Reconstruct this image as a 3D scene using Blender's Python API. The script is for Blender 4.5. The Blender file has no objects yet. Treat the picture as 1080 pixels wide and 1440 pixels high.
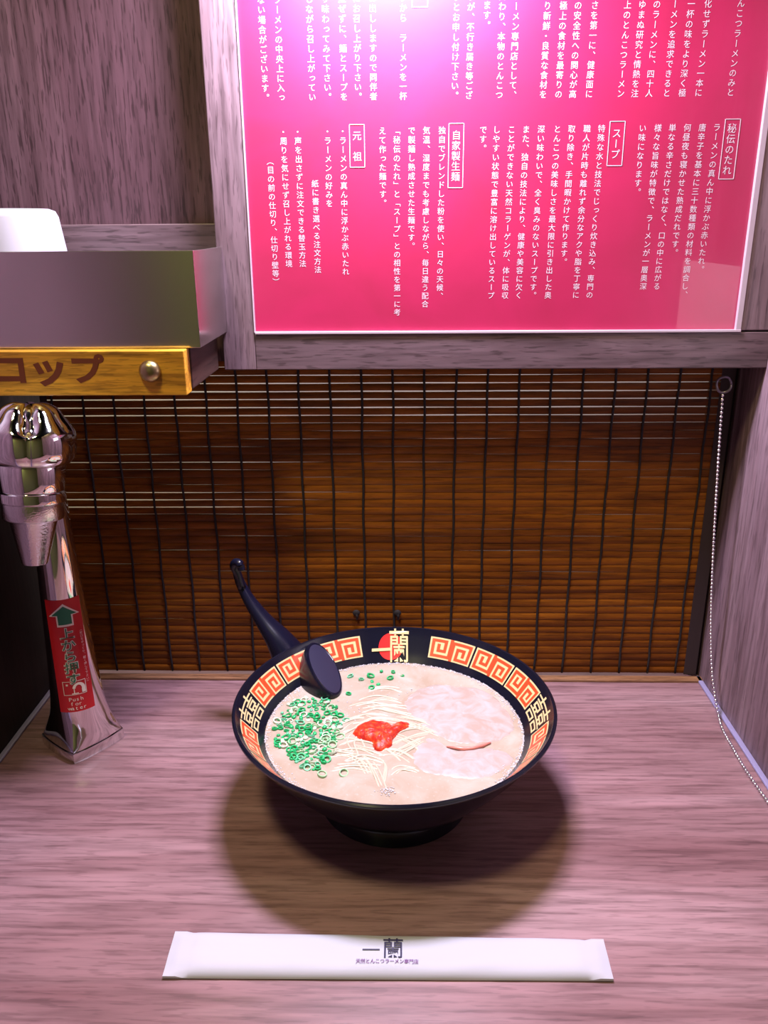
import bpy, bmesh, math, random
from mathutils import Vector, Matrix, noise
random.seed(7)
PI = math.pi
SC = bpy.context.scene
COL = SC.collection

# ------------------------------------------------------------------ camera
CAM_H, PITCH, YAW, ROLL, FPX = .368, math.radians(19.291), math.radians(1.429), math.radians(-.4526), 1155.23
fw = Vector((-math.sin(YAW)*math.cos(PITCH), math.cos(YAW)*math.cos(PITCH), -math.sin(PITCH)))
rt = fw.cross(Vector((0, 0, 1))).normalized()
up = rt.cross(fw)
rt2 = rt*math.cos(ROLL) + up*math.sin(ROLL)
up2 = -rt*math.sin(ROLL) + up*math.cos(ROLL)
cd = bpy.data.cameras.new('camera'); cam = bpy.data.objects.new('camera', cd); COL.objects.link(cam)
M = Matrix((rt2, up2, -fw)).transposed().to_4x4(); M.translation = (0, 0, CAM_H)
cam.matrix_world = M
cd.sensor_fit = 'VERTICAL'; cd.sensor_height = 36; cd.lens = FPX/1440*36
cd.clip_start = .01
SC.camera = cam

def at(px, py, axis, val):
    """point of the plane (axis = val) seen at a pixel of the photograph"""
    d = fw + rt2*((px-540)/FPX) - up2*((py-720)/FPX)
    o = Vector((0, 0, CAM_H))
    return o + d*((val-o[axis])/d[axis])

# ------------------------------------------------------------------ light
SC.view_settings.view_transform = 'Standard'
SC.view_settings.look = 'None'
SC.view_settings.gamma = 1
SC.view_settings.use_curve_mapping = False
SC.view_settings.exposure = 0.0
SC.cycles.use_denoising = True
SC.cycles.max_bounces = 8
w = bpy.data.worlds.new('world'); SC.world = w; w.use_nodes = True
w.node_tree.nodes['Background'].inputs[0].default_value = (.60, .50, .55, 1)
w.node_tree.nodes['Background'].inputs[1].default_value = .003

def area(name, loc, target, size, power, color, size_y=None):
    l = bpy.data.lights.new(name, 'AREA'); l.energy = power; l.color = color
    l.shape = 'RECTANGLE'; l.size = size; l.size_y = size_y or size
    o = bpy.data.objects.new(name, l); COL.objects.link(o); o.location = loc
    o.rotation_euler = (Vector(target)-Vector(loc)).to_track_quat('-Z', 'Y').to_euler()
    return o
area('booth_lamp', (-.01, .516, .585), (-.01, .50, 0), .10, 6.4, (.89, .81, 1.0), .05)
area('corridor_lamp', (-.33, -.10, 1.6), (0, .45, 0), .20, 15.0, (1.0, .90, .40))
area('added_wall_light', (-.75, -1.05, 1.0), (-.68, -1.4, .35), .25, 5.0, (.90, 1.0, .36))  # added unseen light, brightens the rear wall so the steel tray reflects green
area('kitchen_lamp', (0, .95, .75), (0, 1.3, .2), .5, 6.0, (1.0, .86, .85), .3)

# ------------------------------------------------------------------ helpers
BASE = {}
def link(name, me, parent=None):
    o = bpy.data.objects.new(name, me); COL.objects.link(o)
    b = Vector((0, 0, 0))
    if parent is not None:
        o.parent = parent; b = BASE.get(parent.name, b)
    BASE[o.name] = b
    return o

def obj(name, bm, mat, parent=None, smooth=False, angle=None):
    """link a bmesh authored in world coordinates as one mesh object"""
    me = bpy.data.meshes.new(name)
    if parent is not None:
        bm.transform(Matrix.Translation(-BASE[parent.name]))
    bm.to_mesh(me); bm.free()
    for m in (mat if isinstance(mat, (list, tuple)) else [mat]):
        me.materials.append(m)
    if smooth:
        me.polygons.foreach_set('use_smooth', [True]*len(me.polygons))
        if angle is not None:
            me.set_sharp_from_angle(angle=math.radians(angle))
    return link(name, me, parent)

def thing(name, label, cat, loc, group=None):
    o = bpy.data.objects.new(name, None); COL.objects.link(o); o.location = loc
    o.empty_display_size = .01
    BASE[o.name] = Vector(loc)
    o['label'] = label; o['category'] = cat
    if group: o['group'] = group
    return o

def tag(o, label, cat, group=None, kind=None):
    o['label'] = label; o['category'] = cat
    if group: o['group'] = group
    if kind: o['kind'] = kind
    return o

def struct(o, label, cat):
    o['kind'] = 'structure'; o['label'] = label; o['category'] = cat
    return o

def box(bm, x0, x1, y0, y1, z0, z1, bev=0, mi=0, seg=2):
    r = bmesh.ops.create_cube(bm, size=1)
    vs = r['verts']
    for v in vs:
        v.co = ((x0+x1)/2+v.co.x*(x1-x0), (y0+y1)/2+v.co.y*(y1-y0), (z0+z1)/2+v.co.z*(z1-z0))
    fs = set(f for v in vs for f in v.link_faces)
    for f in fs: f.material_index = mi
    if bev:
        es = set(e for v in vs for e in v.link_edges)
        bmesh.ops.bevel(bm, geom=list(es), offset=bev, segments=seg, affect='EDGES', profile=.5)

def loft(bm, rings, cap0=True, cap1=True, mi=0, closed=True):
    rows = [[bm.verts.new(p) for p in r] for r in rings]
    n = len(rows[0])
    for a, b in zip(rows, rows[1:]):
        for i in range(n if closed else n-1):
            j = (i+1) % n
            f = bm.faces.new((a[i], a[j], b[j], b[i])); f.material_index = mi
    if cap0: bm.faces.new(rows[0][::-1]).material_index = mi
    if cap1: bm.faces.new(rows[-1]).material_index = mi
    return rows

def frame_of(d):
    d = d.normalized()
    a = Vector((0, 0, 1)) if abs(d.z) < .9 else Vector((0, 1, 0))
    x = d.cross(a).normalized(); y = x.cross(d).normalized()
    return x, y

def tube(bm, pts, rad, n=8, mi=0):
    pts = [Vector(p) for p in pts]
    rings = []
    for i, p in enumerate(pts):
        d = pts[min(i+1, len(pts)-1)] - pts[max(i-1, 0)]
        x, y = frame_of(d)
        r = rad[i] if isinstance(rad, (list, tuple)) else rad
        rings.append([p + x*(r*math.cos(2*PI*k/n)) + y*(r*math.sin(2*PI*k/n)) for k in range(n)])
    loft(bm, rings, mi=mi)

def lathe(bm, prof, c, axis=Vector((0, 0, 1)), n=64, cap0=True, cap1=True, mi=0):
    """prof = [(r, s)...], s measured along axis from c"""
    c = Vector(c); axis = Vector(axis).normalized()
    if abs(axis.z) > .999: x, y = Vector((1, 0, 0)), Vector((0, 1, 0))
    else: x, y = frame_of(axis)
    if x.cross(y).dot(axis) < 0: y = -y
    rings = [[c + axis*s + x*(r*math.cos(2*PI*k/n)) + y*(r*math.sin(2*PI*k/n)) for k in range(n)] for r, s in prof]
    loft(bm, rings, cap0, cap1, mi)

def smooth_path(pts, k=6):
    pts = [Vector(p) for p in pts]; out = []
    for i in range(len(pts)-1):
        p0, p1, p2, p3 = pts[max(i-1, 0)], pts[i], pts[i+1], pts[min(i+2, len(pts)-1)]
        for j in range(k):
            t = j/k
            out.append(.5*((2*p1) + (p2-p0)*t + (2*p0-5*p1+4*p2-p3)*t*t + (3*p1-p0-3*p2+p3)*t**3))
    out.append(pts[-1]); return out

# ------------------------------------------------------------------ lettering (font outlines turned into mesh)
_fc = bpy.data.curves.new('glyph', 'FONT'); _fc.resolution_u = 2
_fo = bpy.data.objects.new('glyph', _fc); COL.objects.link(_fo)
_gl = {}
def glyph(ch, bold=0.0):
    k = (ch, bold)
    if k not in _gl:
        _fc.body = ch; _fc.offset = bold
        bpy.context.view_layer.update()
        e = _fo.evaluated_get(bpy.context.evaluated_depsgraph_get())
        m = e.to_mesh()
        _gl[k] = ([tuple(v.co) for v in m.vertices], [tuple(p.vertices) for p in m.polygons])
        e.to_mesh_clear()
    return _gl[k]

ROT = 'ー「」（）'
SMALL = 'ゃゅょっァィゥェォャュョッ'
def put_glyph(bm, ch, fn, bold=0.0, vertical=False, mi=0):
    """fn maps em-square coordinates centred on 0 (-.5..+.5) to world"""
    vs, ps = glyph(ch, bold)
    out = []
    for x, y, _ in vs:
        x -= .5; y -= .38
        if vertical:
            if ch in ROT: x, y = y, -x
            elif ch in '。、': x += .62; y += .56
            elif ch in SMALL: x += .1; y += .08
        out.append(bm.verts.new(fn(x, y)))
    for p in ps:
        try: bm.faces.new([out[i] for i in p]).material_index = mi
        except ValueError: pass

# ------------------------------------------------------------------ materials
def mat(name, col, rough=.5, metal=0.0, **kw):
    m = bpy.data.materials.new(name); m.use_nodes = True
    p = m.node_tree.nodes['Principled BSDF']
    p.inputs['Base Color'].default_value = (*col, 1)
    p.inputs['Roughness'].default_value = rough
    p.inputs['Metallic'].default_value = metal
    for k, v in kw.items():
        p.inputs[k.replace('_', ' ')].default_value = v
    return m

def nodes_of(m): return m.node_tree.nodes, m.node_tree.links, m.node_tree.nodes['Principled BSDF']

def noise_node(m, scale, detail=4, dist=0.0, stretch=(1, 1, 1), rough=.55):
    n, l, p = nodes_of(m)
    tc = n.new('ShaderNodeTexCoord'); mp = n.new('ShaderNodeMapping')
    mp.inputs['Scale'].default_value = stretch
    l.new(tc.outputs['Object'], mp.inputs['Vector'])
    t = n.new('ShaderNodeTexNoise'); t.inputs['Scale'].default_value = scale
    t.inputs['Detail'].default_value = detail; t.inputs['Distortion'].default_value = dist
    t.inputs['Roughness'].default_value = rough
    l.new(mp.outputs[0], t.inputs['Vector'])
    return t

def ramp(m, src, stops):
    n, l, p = nodes_of(m)
    r = n.new('ShaderNodeValToRGB'); e = r.color_ramp.elements
    while len(e) < len(stops): e.new(.5)
    for el, (pos, c) in zip(e, stops):
        el.position = pos; el.color = (*c, 1)
    l.new(src, r.inputs[0]); return r

def mix(m, a, b, fac, mode='MIX'):
    n, l, p = nodes_of(m)
    x = n.new('ShaderNodeMix'); x.data_type = 'RGBA'; x.blend_type = mode
    for sock, v in ((6, a), (7, b), (0, fac)):
        if isinstance(v, (int, float)): x.inputs[sock].default_value = v
        elif isinstance(v, tuple): x.inputs[sock].default_value = (*v, 1)
        else: l.new(v, x.inputs[sock])
    return x.outputs[2]

def bump(m, src, strength, dist):
    n, l, p = nodes_of(m)
    b = n.new('ShaderNodeBump'); b.inputs['Strength'].default_value = strength
    b.inputs['Distance'].default_value = dist
    l.new(src, b.inputs['Height']); l.new(b.outputs[0], p.inputs['Normal'])

def wood(name, dark, mid, light, axis, rough=.4, s=1.0, pores=.6, bmp=.15, rings=.7):
    """laminate / veneer with grain running along one axis"""
    m = mat(name, mid, rough); n, l, p = nodes_of(m)
    def st(a, b): return tuple(a if i == axis else b for i in range(3))
    big = noise_node(m, 1, 3, .5, st(2.0*s, 15*s))
    fine = noise_node(m, 1, 4, .2, st(14*s, 240*s))
    pore = noise_node(m, 1, 2, 0, st(48*s, 560*s))
    c = ramp(m, big.outputs[0], [(.30, dark), (.5, mid), (.70, light)]).outputs[0]
    k = n.new('ShaderNodeMath'); k.operation = 'MULTIPLY'; k.inputs[1].default_value = 62; l.new(big.outputs[0], k.inputs[0])
    k2 = n.new('ShaderNodeMath'); k2.operation = 'SINE'; l.new(k.outputs[0], k2.inputs[0])
    k3 = n.new('ShaderNodeMath'); k3.operation = 'MULTIPLY_ADD'; k3.inputs[1].default_value = .5; k3.inputs[2].default_value = .5; l.new(k2.outputs[0], k3.inputs[0])
    g = ramp(m, k3.outputs[0], [(.0, (.78, .74, .74)), (.45, (1, 1, 1)), (1, (1.04, 1.03, 1.03))]).outputs[0]
    c = mix(m, c, g, rings, 'MULTIPLY')
    f = ramp(m, fine.outputs[0], [(.34, (.60, .57, .57)), (.52, (1, 1, 1)), (.70, (1.18, 1.16, 1.16))]).outputs[0]
    c = mix(m, c, f, .9, 'MULTIPLY')
    q = ramp(m, pore.outputs[0], [(.38, (.38, .35, .35)), (.44, (1, 1, 1))]).outputs[0]
    c = mix(m, c, q, pores, 'MULTIPLY')
    l.new(c, p.inputs['Base Color'])
    bump(m, fine.outputs[0], bmp, .0004)
    return m

M_TABLE = wood('table_laminate', (0.1725, 0.0828, 0.09775), (0.2702, 0.1518, 0.1782), (0.3565, 0.2242, 0.2622), 0, .33, 1.0, .35, .06, .55)
M_WALLV = wood('partition_veneer', (0.105, 0.06, 0.08), (0.175, 0.108, 0.14), (0.25, 0.165, 0.205), 2, .5, .9, .55)
M_WALLSHADE = wood('shade_partition_veneer', (0.0108, 0.0048, 0.0054), (0.0192, 0.009, 0.0096), (0.03, 0.0156, 0.0162), 2, .5, .9, .55)  # partition veneer darkened to carry shade in its colour
M_WALLSHADE.node_tree.nodes['Principled BSDF'].inputs['Specular IOR Level'].default_value = .2
M_BACKV = wood('dark_back_veneer', (0.06875, 0.03, 0.04125), (0.1063, 0.0525, 0.07), (0.1562, 0.085, 0.1063), 2, .45, 1.3, .8)
M_FRAMEV = wood('frame_veneer_upright', (0.095, 0.058, 0.07), (0.15, 0.095, 0.115), (0.205, 0.14, 0.165), 2, .45, 1.1, .6)
M_FRAMEH = wood('frame_veneer_level', (0.08, 0.05, 0.06), (0.13, 0.082, 0.1), (0.18, 0.118, 0.14), 0, .45, 1.1, .7)
M_DARKW = wood('dark_brown_wood', (0.035, 0.0154, 0.0126), (0.0595, 0.028, 0.0231), (0.091, 0.0455, 0.0385), 1, .5)
M_SIGNW = wood('yellow_pine', (.46, .20, .018), (.72, .37, .035), (.85, .50, .06), 0, .4, 1.6, .5)
M_STRIP = wood('light_wood_edge', (0.15, 0.066, 0.03), (0.252, 0.12, 0.06), (0.3, 0.162, 0.09), 0, .5, 2)
M_SLAT = wood('bamboo_slat', (.11, .027, .002), (.22, .066, .004), (.31, .105, .008), 0, .5, 1.4, .35, .2)
def _slat():
    n, l, p = nodes_of(M_SLAT)
    p.inputs['Specular IOR Level'].default_value = .22
    src = p.inputs['Base Color'].links[0].from_socket
    oi = n.new('ShaderNodeObjectInfo')
    r = ramp(M_SLAT, oi.outputs['Random'], [(0, (.72, .66, .6)), (1, (1.1, 1.1, 1.1))]).outputs[0]
    l.new(mix(M_SLAT, src, r, 1.0, 'MULTIPLY'), p.inputs['Base Color'])
_slat()
M_CORD = mat('dark_thread', (.012, .008, .012), .8)
M_TAPE = mat('dark_binding', (.03, .016, .022), .7)
M_STEEL = mat('brushed_steel', (.66, .65, .62), .2, 1.0)
bump(M_STEEL, noise_node(M_STEEL, 1, 3, 0, (12, 300, 500)).outputs[0], .12, .0004)
M_STEEL.node_tree.nodes['Principled BSDF'].inputs['Anisotropic'].default_value = .4
M_CHROME = mat('chrome', (.78, .76, .78), .05, 1.0)
M_WETCHROME = mat('wet_chrome', (.72, .70, .72), .16, 1.0)
bump(M_WETCHROME, noise_node(M_WETCHROME, 900, 2).outputs[0], .35, .0006)
M_BRASS = mat('aged_brass', (.42, .33, .17), .3, 1.0)
M_RED = mat('red_sheet', (.6, .012, .08), .5)
def _red():
    n, l, p = nodes_of(M_RED)
    t = noise_node(M_RED, 14, 6, .6)
    l.new(ramp(M_RED, t.outputs[0], [(.3, (.33, .0010, .050)), (.7, (.41, .0016, .072))]).outputs[0], p.inputs['Base Color'])
    p.inputs['Coat Weight'].default_value = 1.0
    p.inputs['Coat Roughness'].default_value = .035
    p.inputs['Coat IOR'].default_value = 1.52
    p.inputs['Specular IOR Level'].default_value = .75; p.inputs['IOR'].default_value = 1.5
    bump(M_RED, noise_node(M_RED, 60, 3).outputs[0], .06, .001)
_red()
M_PRINT = mat('pale_lettering', (.62, .50, .60), .5)
M_PALE = mat('clear_acrylic_edge', (.42, .33, .40), .25)
M_SEAL = mat('lavender_sealant', (.26, .23, .42), .35)
M_CUP = mat('white_plastic', (.42, .41, .47), .35)
M_BOWL = mat('black_lacquer', (.006, .006, .014), .16)
M_BOWL.node_tree.nodes['Principled BSDF'].inputs['Specular IOR Level'].default_value = .35
M_CREAM = mat('cream_glaze', (.60, .47, .25), .3)
M_VERM = mat('vermilion_glaze', (.55, .06, .02), .3)
M_DISC = mat('red_disc_glaze', (.70, .012, .015), .3)
M_SPOON = mat('black_spoon', (.005, .005, .016), .27, Specular_IOR_Level=.3)
M_FOOT = mat('satin_spoon_base', (.014, .012, .040), .55)
M_PAPER = mat('white_paper', (.46, .46, .57), .7)
bump(M_PAPER, noise_node(M_PAPER, 1, 3, 0, (12, 200, 1)).outputs[0], .05, .002)
M_INK = mat('dark_blue_ink', (.022, .016, .06), .6)
M_INK2 = mat('purple_ink', (.17, .06, .22), .6)
M_BRUSH = mat('brown_brush_ink', (.16, .035, .012), .6)
M_STICK = mat('red_sticker', (.50, .012, .02), .4)
M_GREEN = mat('green_print', (.01, .16, .09), .5)
M_WHITE = mat('white_print', (.85, .78, .75), .5)
M_BEAD = mat('steel_beads', (.80, .78, .86), .18, 1.0)
M_PLASTER = mat('corridor_plaster', (.30, .29, .19), .8)
M_KITCH = mat('kitchen_wall', (.8, .78, .76), .7)
M_TILEF = mat('dark_floor', (.10, .08, .07), .5)

# ------------------------------------------------------------------ room
WL, WR, YP, YB = -.297, .2535, .58, .6246
bm = bmesh.new(); box(bm, WR, WR+.02, -.05, .66, -.03, .80)
struct(obj('wall_right', bm, M_WALLV), 'purple lit wood veneer partition on the right of the booth', 'wall')
bm = bmesh.new(); box(bm, WL-.02, WL, -.05, .485, -.03, .80)
struct(obj('wall_left', bm, M_WALLV), 'wood veneer partition on the left of the booth', 'wall')
bm = bmesh.new(); box(bm, WL-.02, WL, .485, .66, -.03, .80)  # rear of the left partition, the shelf's shade put into its colour
struct(obj('wall_left_shaded', bm, M_WALLSHADE), 'left partition behind the water tap, coloured dark for the shelf shade', 'trim')
bm = bmesh.new(); box(bm, WL, -.1255, .604, .616, .274, 1.1)
struct(obj('wall_back', bm, M_BACKV), 'dark veneer panel above the steel shelf', 'wall')
bm = bmesh.new(); box(bm, WL, -.1265, .596, .604, .335, .3695, .0006)
struct(obj('trim_1', bm, M_FRAMEH), 'wooden rail along the bottom of the dark panel', 'trim')
bm = bmesh.new(); box(bm, .2440, WR, .628, .66, 0, .40)  # added to stop kitchen light leaking past the end of the blind
struct(obj('light_stop', bm, M_WALLSHADE), 'added dark strip stopping kitchen light beside the right end of the blind', 'trim')
bm = bmesh.new(); box(bm, WR-.0042, WR, .1, .622, 0, .0022, .0008)
struct(obj('trim_2', bm, M_SEAL), 'lavender sealant strip where table meets right partition', 'trim')
bm = bmesh.new(); box(bm, WL, WL+.0042, .1, .622, 0, .0022, .0008)
struct(obj('trim_3', bm, M_SEAL), 'lavender sealant strip where table meets left partition', 'trim')
bm = bmesh.new(); box(bm, -1.2, 1.2, 1.3, 1.32, -.75, 1.6)
struct(obj('wall_far', bm, M_KITCH), 'white kitchen wall behind the blind', 'wall')
bm = bmesh.new(); box(bm, -1.8, 1.8, -1.42, -1.4, -.75, 2.0)
struct(obj('wall_rear', bm, M_PLASTER), 'corridor wall behind the seat', 'wall')
bm = bmesh.new(); box(bm, -1.8, 1.8, -1.4, 1.3, -.77, -.75)
struct(obj('floor', bm, M_TILEF), 'dark floor below the counter', 'floor')

# counter
ct = thing('counter', 'brown wood grain counter top the ramen bowl stands on', 'counter', (0, .4, 0))
bm = bmesh.new(); box(bm, WL, WR, .08, .66, -.03, 0)
obj('counter_top', bm, M_TABLE, ct)
bm = bmesh.new(); box(bm, WL, WR, .6137, .6215, 0, .0022, .0004)
obj('back_edge_strip', bm, M_STRIP, ct)

# ------------------------------------------------------------------ notice board
XL, XR, ZB, ZH, ZT = -.104, .2274, .2973, .2714, 1.1
nb = thing('notice_board', 'red notice board of white Japanese text in a wooden frame above the blind', 'sign', (.06, YP, ZH))
bm = bmesh.new(); box(bm, -.1266, XL, YP, .604, ZH, ZT, .0007)
obj('frame_stile', bm, M_FRAMEV, nb)
bm = bmesh.new(); box(bm, XR+.0045, WR, YP, .604, ZH+.0259, ZT, .0007)
obj('frame_stile', bm, M_FRAMEV, nb)
bm = bmesh.new(); box(bm, XL, WR, YP, .604, ZH, ZB-.001, .0007)
obj('frame_rail', bm, M_FRAMEH, nb)
YS = YP+.0022
bm = bmesh.new(); box(bm, XL, XR+.001, YS, YS+.004, ZB-.0005, ZT)
sheet = obj('red_sheet', bm, M_RED, nb)
bm = bmesh.new(); box(bm, XL+.0006, XR+.0045, YP-.0012, YP+.006, ZB-.001, ZB+.0007, .0003)
o = obj('acrylic_edge', bm, M_PALE, nb); o['label'] = 'pale clear edge under the red sheet'
bm = bmesh.new(); box(bm, XR+.0008, XR+.0045, YP-.0008, YP+.006, ZB, ZT, .0003)
o = obj('acrylic_edge', bm, M_PALE, nb); o['label'] = 'pale clear edge right of the red sheet'
bm = bmesh.new(); box(bm, XL, XL+.0008, YP-.0006, YP+.006, ZB, ZT, .0002)
o = obj('acrylic_edge', bm, M_PALE, nb); o['label'] = 'pale clear edge left of the red sheet'

def column(bm, text, x, ztop, pitch=.00545, size=.0049, end=None):
    """vertical line of writing; end = lower limit instead of upper start"""
    if end is not None: ztop = end + pitch*len(text)
    for i, ch in enumerate(text):
        if ch in ' 　': continue
        cz = ztop - pitch*(i+.5)
        put_glyph(bm, ch, lambda a, b: (x+a*size, YS-.00012, cz+b*size), 0.0, True)
LOW = [
 (.2005, 'ラーメンの真ん中に浮かぶ赤いたれ。', .4278), (.1913, '唐辛子を基本に三十数種類の材料を調合し、', .4278),
 (.1818, '何昼夜も寝かせた熟成だれです。', .4278), (.1723, '単なる辛さだけではなく、口の中に広がる', .4278),
 (.1631, '様々な旨味が特徴で、ラーメンが一層奥深', .4278), (.1534, 'い味になります。', .4278),
 (.1272, '特殊な水と技法でじっくり炊き込み、専門の', .4278), (.1179, '職人が片時も離れず余分なアクや脂を丁寧に', .4278),
 (.1081, '取り除き、手間暇かけて作ります。', .4278), (.0989, 'とんこつの美味しさを最大限に引き出した奥', .4278),
 (.0886, '深い味わいで、全く臭みのないスープです。', .4278), (.0789, 'また、独自の技法により、健康や美容に欠く', .4278),
 (.0696, 'ことができない天然コラーゲンが、体に吸収', .4278), (.0600, 'しやすい状態で豊富に溶け出しているスープ', .4278),
 (.0514, 'です。', .4278),
 (.0249, '独自でブレンドした粉を使い、日々の天候、', .4278), (.0149, '気温、湿度までも考慮しながら、毎日違う配合', .4278),
 (.0053, 'で製麺し熟成させた生麺です。', .4278), (-.0043, '「秘伝のたれ」と「スープ」との相性を第一に考', .4278),
 (-.0136, 'えて作った麺です。', .4278),
 (-.0393, '・ラーメンの真ん中に浮かぶ赤いたれ', .4278), (-.0492, '・ラーメンの好みを', .4278),
 (-.0583, '紙に書き選べる注文方法', .3965), (-.0685, '・声を出さずに注文できる替玉方法', .4278),
 (-.0779, '・周りを気にせず召し上がれる環境', .4278), (-.0873, '（目の前の仕切り、仕切り壁等）', .4105)]
TOP = [
 (.2065, '創業以来とんこつラーメンのみと'), (.1865, '大衆化せずラーメン一本に'), (.1763, '絞り一杯の味をより深く極'),
 (.1665, '最高のラーメンを追求できると'), (.1554, '信じ、のラーメンに、四十人'), (.1465, 'がたゆまぬ研究と情熱を注'),
 (.1376, 'いだ極上のとんこつラーメン'), (.1176, '安全さを第一に、健康面に'), (.1073, '食材への安全性への関心が高'),
 (.0984, 'まる中極上の食材を最寄りの'), (.0886, '産地より新鮮・良質な食材を'), (.0694, 'んこつラーメン専門店として、'),
 (.0609, '味にこだわり、本物のとんこつ'), (.0416, 'ありますが、不行き届き等ござ'), (.0326, '何なりとお申し付け下さい。'),
 (-.0002, 'ですから　ラーメンを一杯'), (-.0191, '同時にお出ししますので同伴者'), (-.0290, 'と一緒にお召し上がり下さい。'),
 (-.0380, 'まずは混ぜずに、麺とスープを'), (-.0484, 'ゆっくり味わってみて下さい。'), (-.0583, '少しずつ溶かしながら召し上がってい'),
 (-.0782, '赤いたれがラーメンの中央上に入っ'), (-.0882, '入っていない場合がございます。')]
bm = bmesh.new()
for x, t, z in LOW: column(bm, t, x, z)
for x, t in TOP: column(bm, t, x, 0, end=.4425)
column(bm, '励んでいきます。', .0515, 0, end=.4815)
t_ = obj('printed_text', bm, M_PRINT, sheet); t_['label'] = 'columns of white Japanese text'
def heading(text, x, z1, z0, pitch=.0062):
    bm = bmesh.new(); hw = .0048; t = .0002
    for a in (x-hw, x+hw): box(bm, a-t, a+t, YS-.00022, YS-.0001, z0, z1)
    for b in (z0, z1): box(bm, x-hw, x+hw, YS-.00022, YS-.0001, b-t, b+t)
    n = len(text); mid = (z0+z1)/2; pitch = min(pitch, (z1-z0-.003)/n)
    for i, ch in enumerate(text):
        if ch in ' 　': continue
        cz = mid+pitch*((n-1)/2-i)
        put_glyph(bm, ch, lambda a, b: (x+a*.0060, YS-.00012, cz+b*.0060), 0.0, True)
    o = obj('heading', bm, M_PRINT, sheet); o['label'] = 'boxed white heading ' + text.replace('　', '')
heading('秘伝のたれ', .2102, .4298, .3943)
heading('スープ', .1371, .4292, .4030)
heading('自家製生麺', .0341, .4290, .3905)
heading('元　祖', -.0301, .4290, .4035)
heading('お願い', .0100, .5200, .4945)

# ------------------------------------------------------------------ blind
bl = thing('bamboo_blind', 'brown bamboo slat blind with dark cords closing the gap below the red board', 'blind', (0, YB, .003))
BX0, BX1 = -.2775, .2405
pitch = .00626; z = .0034; k = 0
while z < .318:
    zc = z + pitch/2
    gap = .0001
    if .2235 < zc < .2500: gap = (.0009, .0007, .0010, .0006)[k % 4]
    elif .250 < zc < .263: gap = .0007
    elif .187 < zc < .1935: gap = .0007
    elif .1495 < zc < .1690: gap = .0009
    bm = bmesh.new()
    n = 26; tilt = random.uniform(-.0004, .0004); ph = random.uniform(0, 6)
    if gap > .0004: tilt = .0003 if zc < .2 else .0002
    if gap < .0004: tilt *= .5
    rings = []
    h = (pitch-gap)/2
    for i in range(n+1):
        x = BX0+(BX1-BX0)*i/n
        dz = tilt*(i/n)-(.0002 if gap > .0004 else 0) + .00010*math.sin(ph+i*.9)
        dy = .0003*math.sin(ph*2+i*.5)
        pr = [(-.0009, -.62), (-.00055, -.95), (.0001, -1), (.0006, -1), (.0006, 1), (.0001, 1), (-.00055, .95), (-.0009, .62), (-.00105, 0)]
        hh = h+(gap*.5*min(1, max(0, (i/n-.22)/.25)) if gap > .0004 and zc < .2 else 0)
        rings.append([Vector((x, YB+dy+a, zc+dz+b*hh)) for a, b in pr])
    loft(bm, rings)
    obj('slat', bm, M_SLAT, bl, True, 50)
    z += pitch; k += 1
x = -.2725
while x < .236:
    bm = bmesh.new(); pts = []; ph = random.uniform(0, 6)
    for i in range(40):
        zz = .004+.31*i/39
        pts.append((x+.00035*math.sin(ph+i*.8), YB-.0016+.0004*math.sin(i*2.6), zz))
    tube(bm, pts, .00095, 6)
    obj('cord', bm, M_CORD, bl, True)
    x += .02405
for a, b in ((BX1-.001, BX1+.0095), (BX0-.004, BX0+.0015)):
    bm = bmesh.new(); box(bm, a, b, YB-.0019, YB-.0013, .003, .315, .0002)
    obj('edge_binding', bm, M_TAPE, bl)
for px in (501, 559):  # dark blobs modelled in place of screw shadows on the blind
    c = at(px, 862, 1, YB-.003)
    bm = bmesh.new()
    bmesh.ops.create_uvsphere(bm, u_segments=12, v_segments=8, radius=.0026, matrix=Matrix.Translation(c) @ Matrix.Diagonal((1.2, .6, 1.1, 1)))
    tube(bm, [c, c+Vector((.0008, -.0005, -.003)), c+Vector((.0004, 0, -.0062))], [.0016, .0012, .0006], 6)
    obj('shadow_blob', bm, M_CORD, bl, True)

# pull chain with its ring
ch = thing('pull_chain', 'silver ball chain hanging from a ring beside the right partition', 'chain', (.232, .575, .26))
rc = at(1018, 541, 1, .588)
bm = bmesh.new()
tube(bm, [rc+Vector((.0052*math.cos(a), .0008*math.sin(3*a), .0058*math.sin(a))) for a in [2*PI*i/28 for i in range(29)]], .0009, 8)
obj('ring', bm, mat('grey_ring', (.16, .13, .18), .35, .6), ch, True)
cp = [at(1016, 556, 1, .588), at(1009, 660, 1, .586), at(1003, 770, 1, .584), at(1000, 850, 1, .583), at(1000, 915, 1, .582)]
zc = cp[-1].z
cp += [at(1003, 962, 1, .570), at(1013, 1017, 2, .0028), at(1030, 1051, 2, .0016), at(1050, 1085, 2, .0016), at(1080, 1128, 2, .0016), at(1110, 1168, 2, .0016)]
path = smooth_path(cp, 16)
bm = bmesh.new(); acc = 0; step = .0031
beads = [path[0]]
for a, b in zip(path, path[1:]):
    d = (b-a).length
    while acc+d >= step:
        t = (step-acc)/d; a = a.lerp(b, t); d = (b-a).length; acc = 0; beads.append(a.copy())
    acc += d
for i, p in enumerate(beads):
    bmesh.ops.create_icosphere(bm, subdivisions=2, radius=.00125, matrix=Matrix.Translation(p))
tube(bm, path, .00035, 5)
obj('bead_strand', bm, M_BEAD, ch, True)

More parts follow.
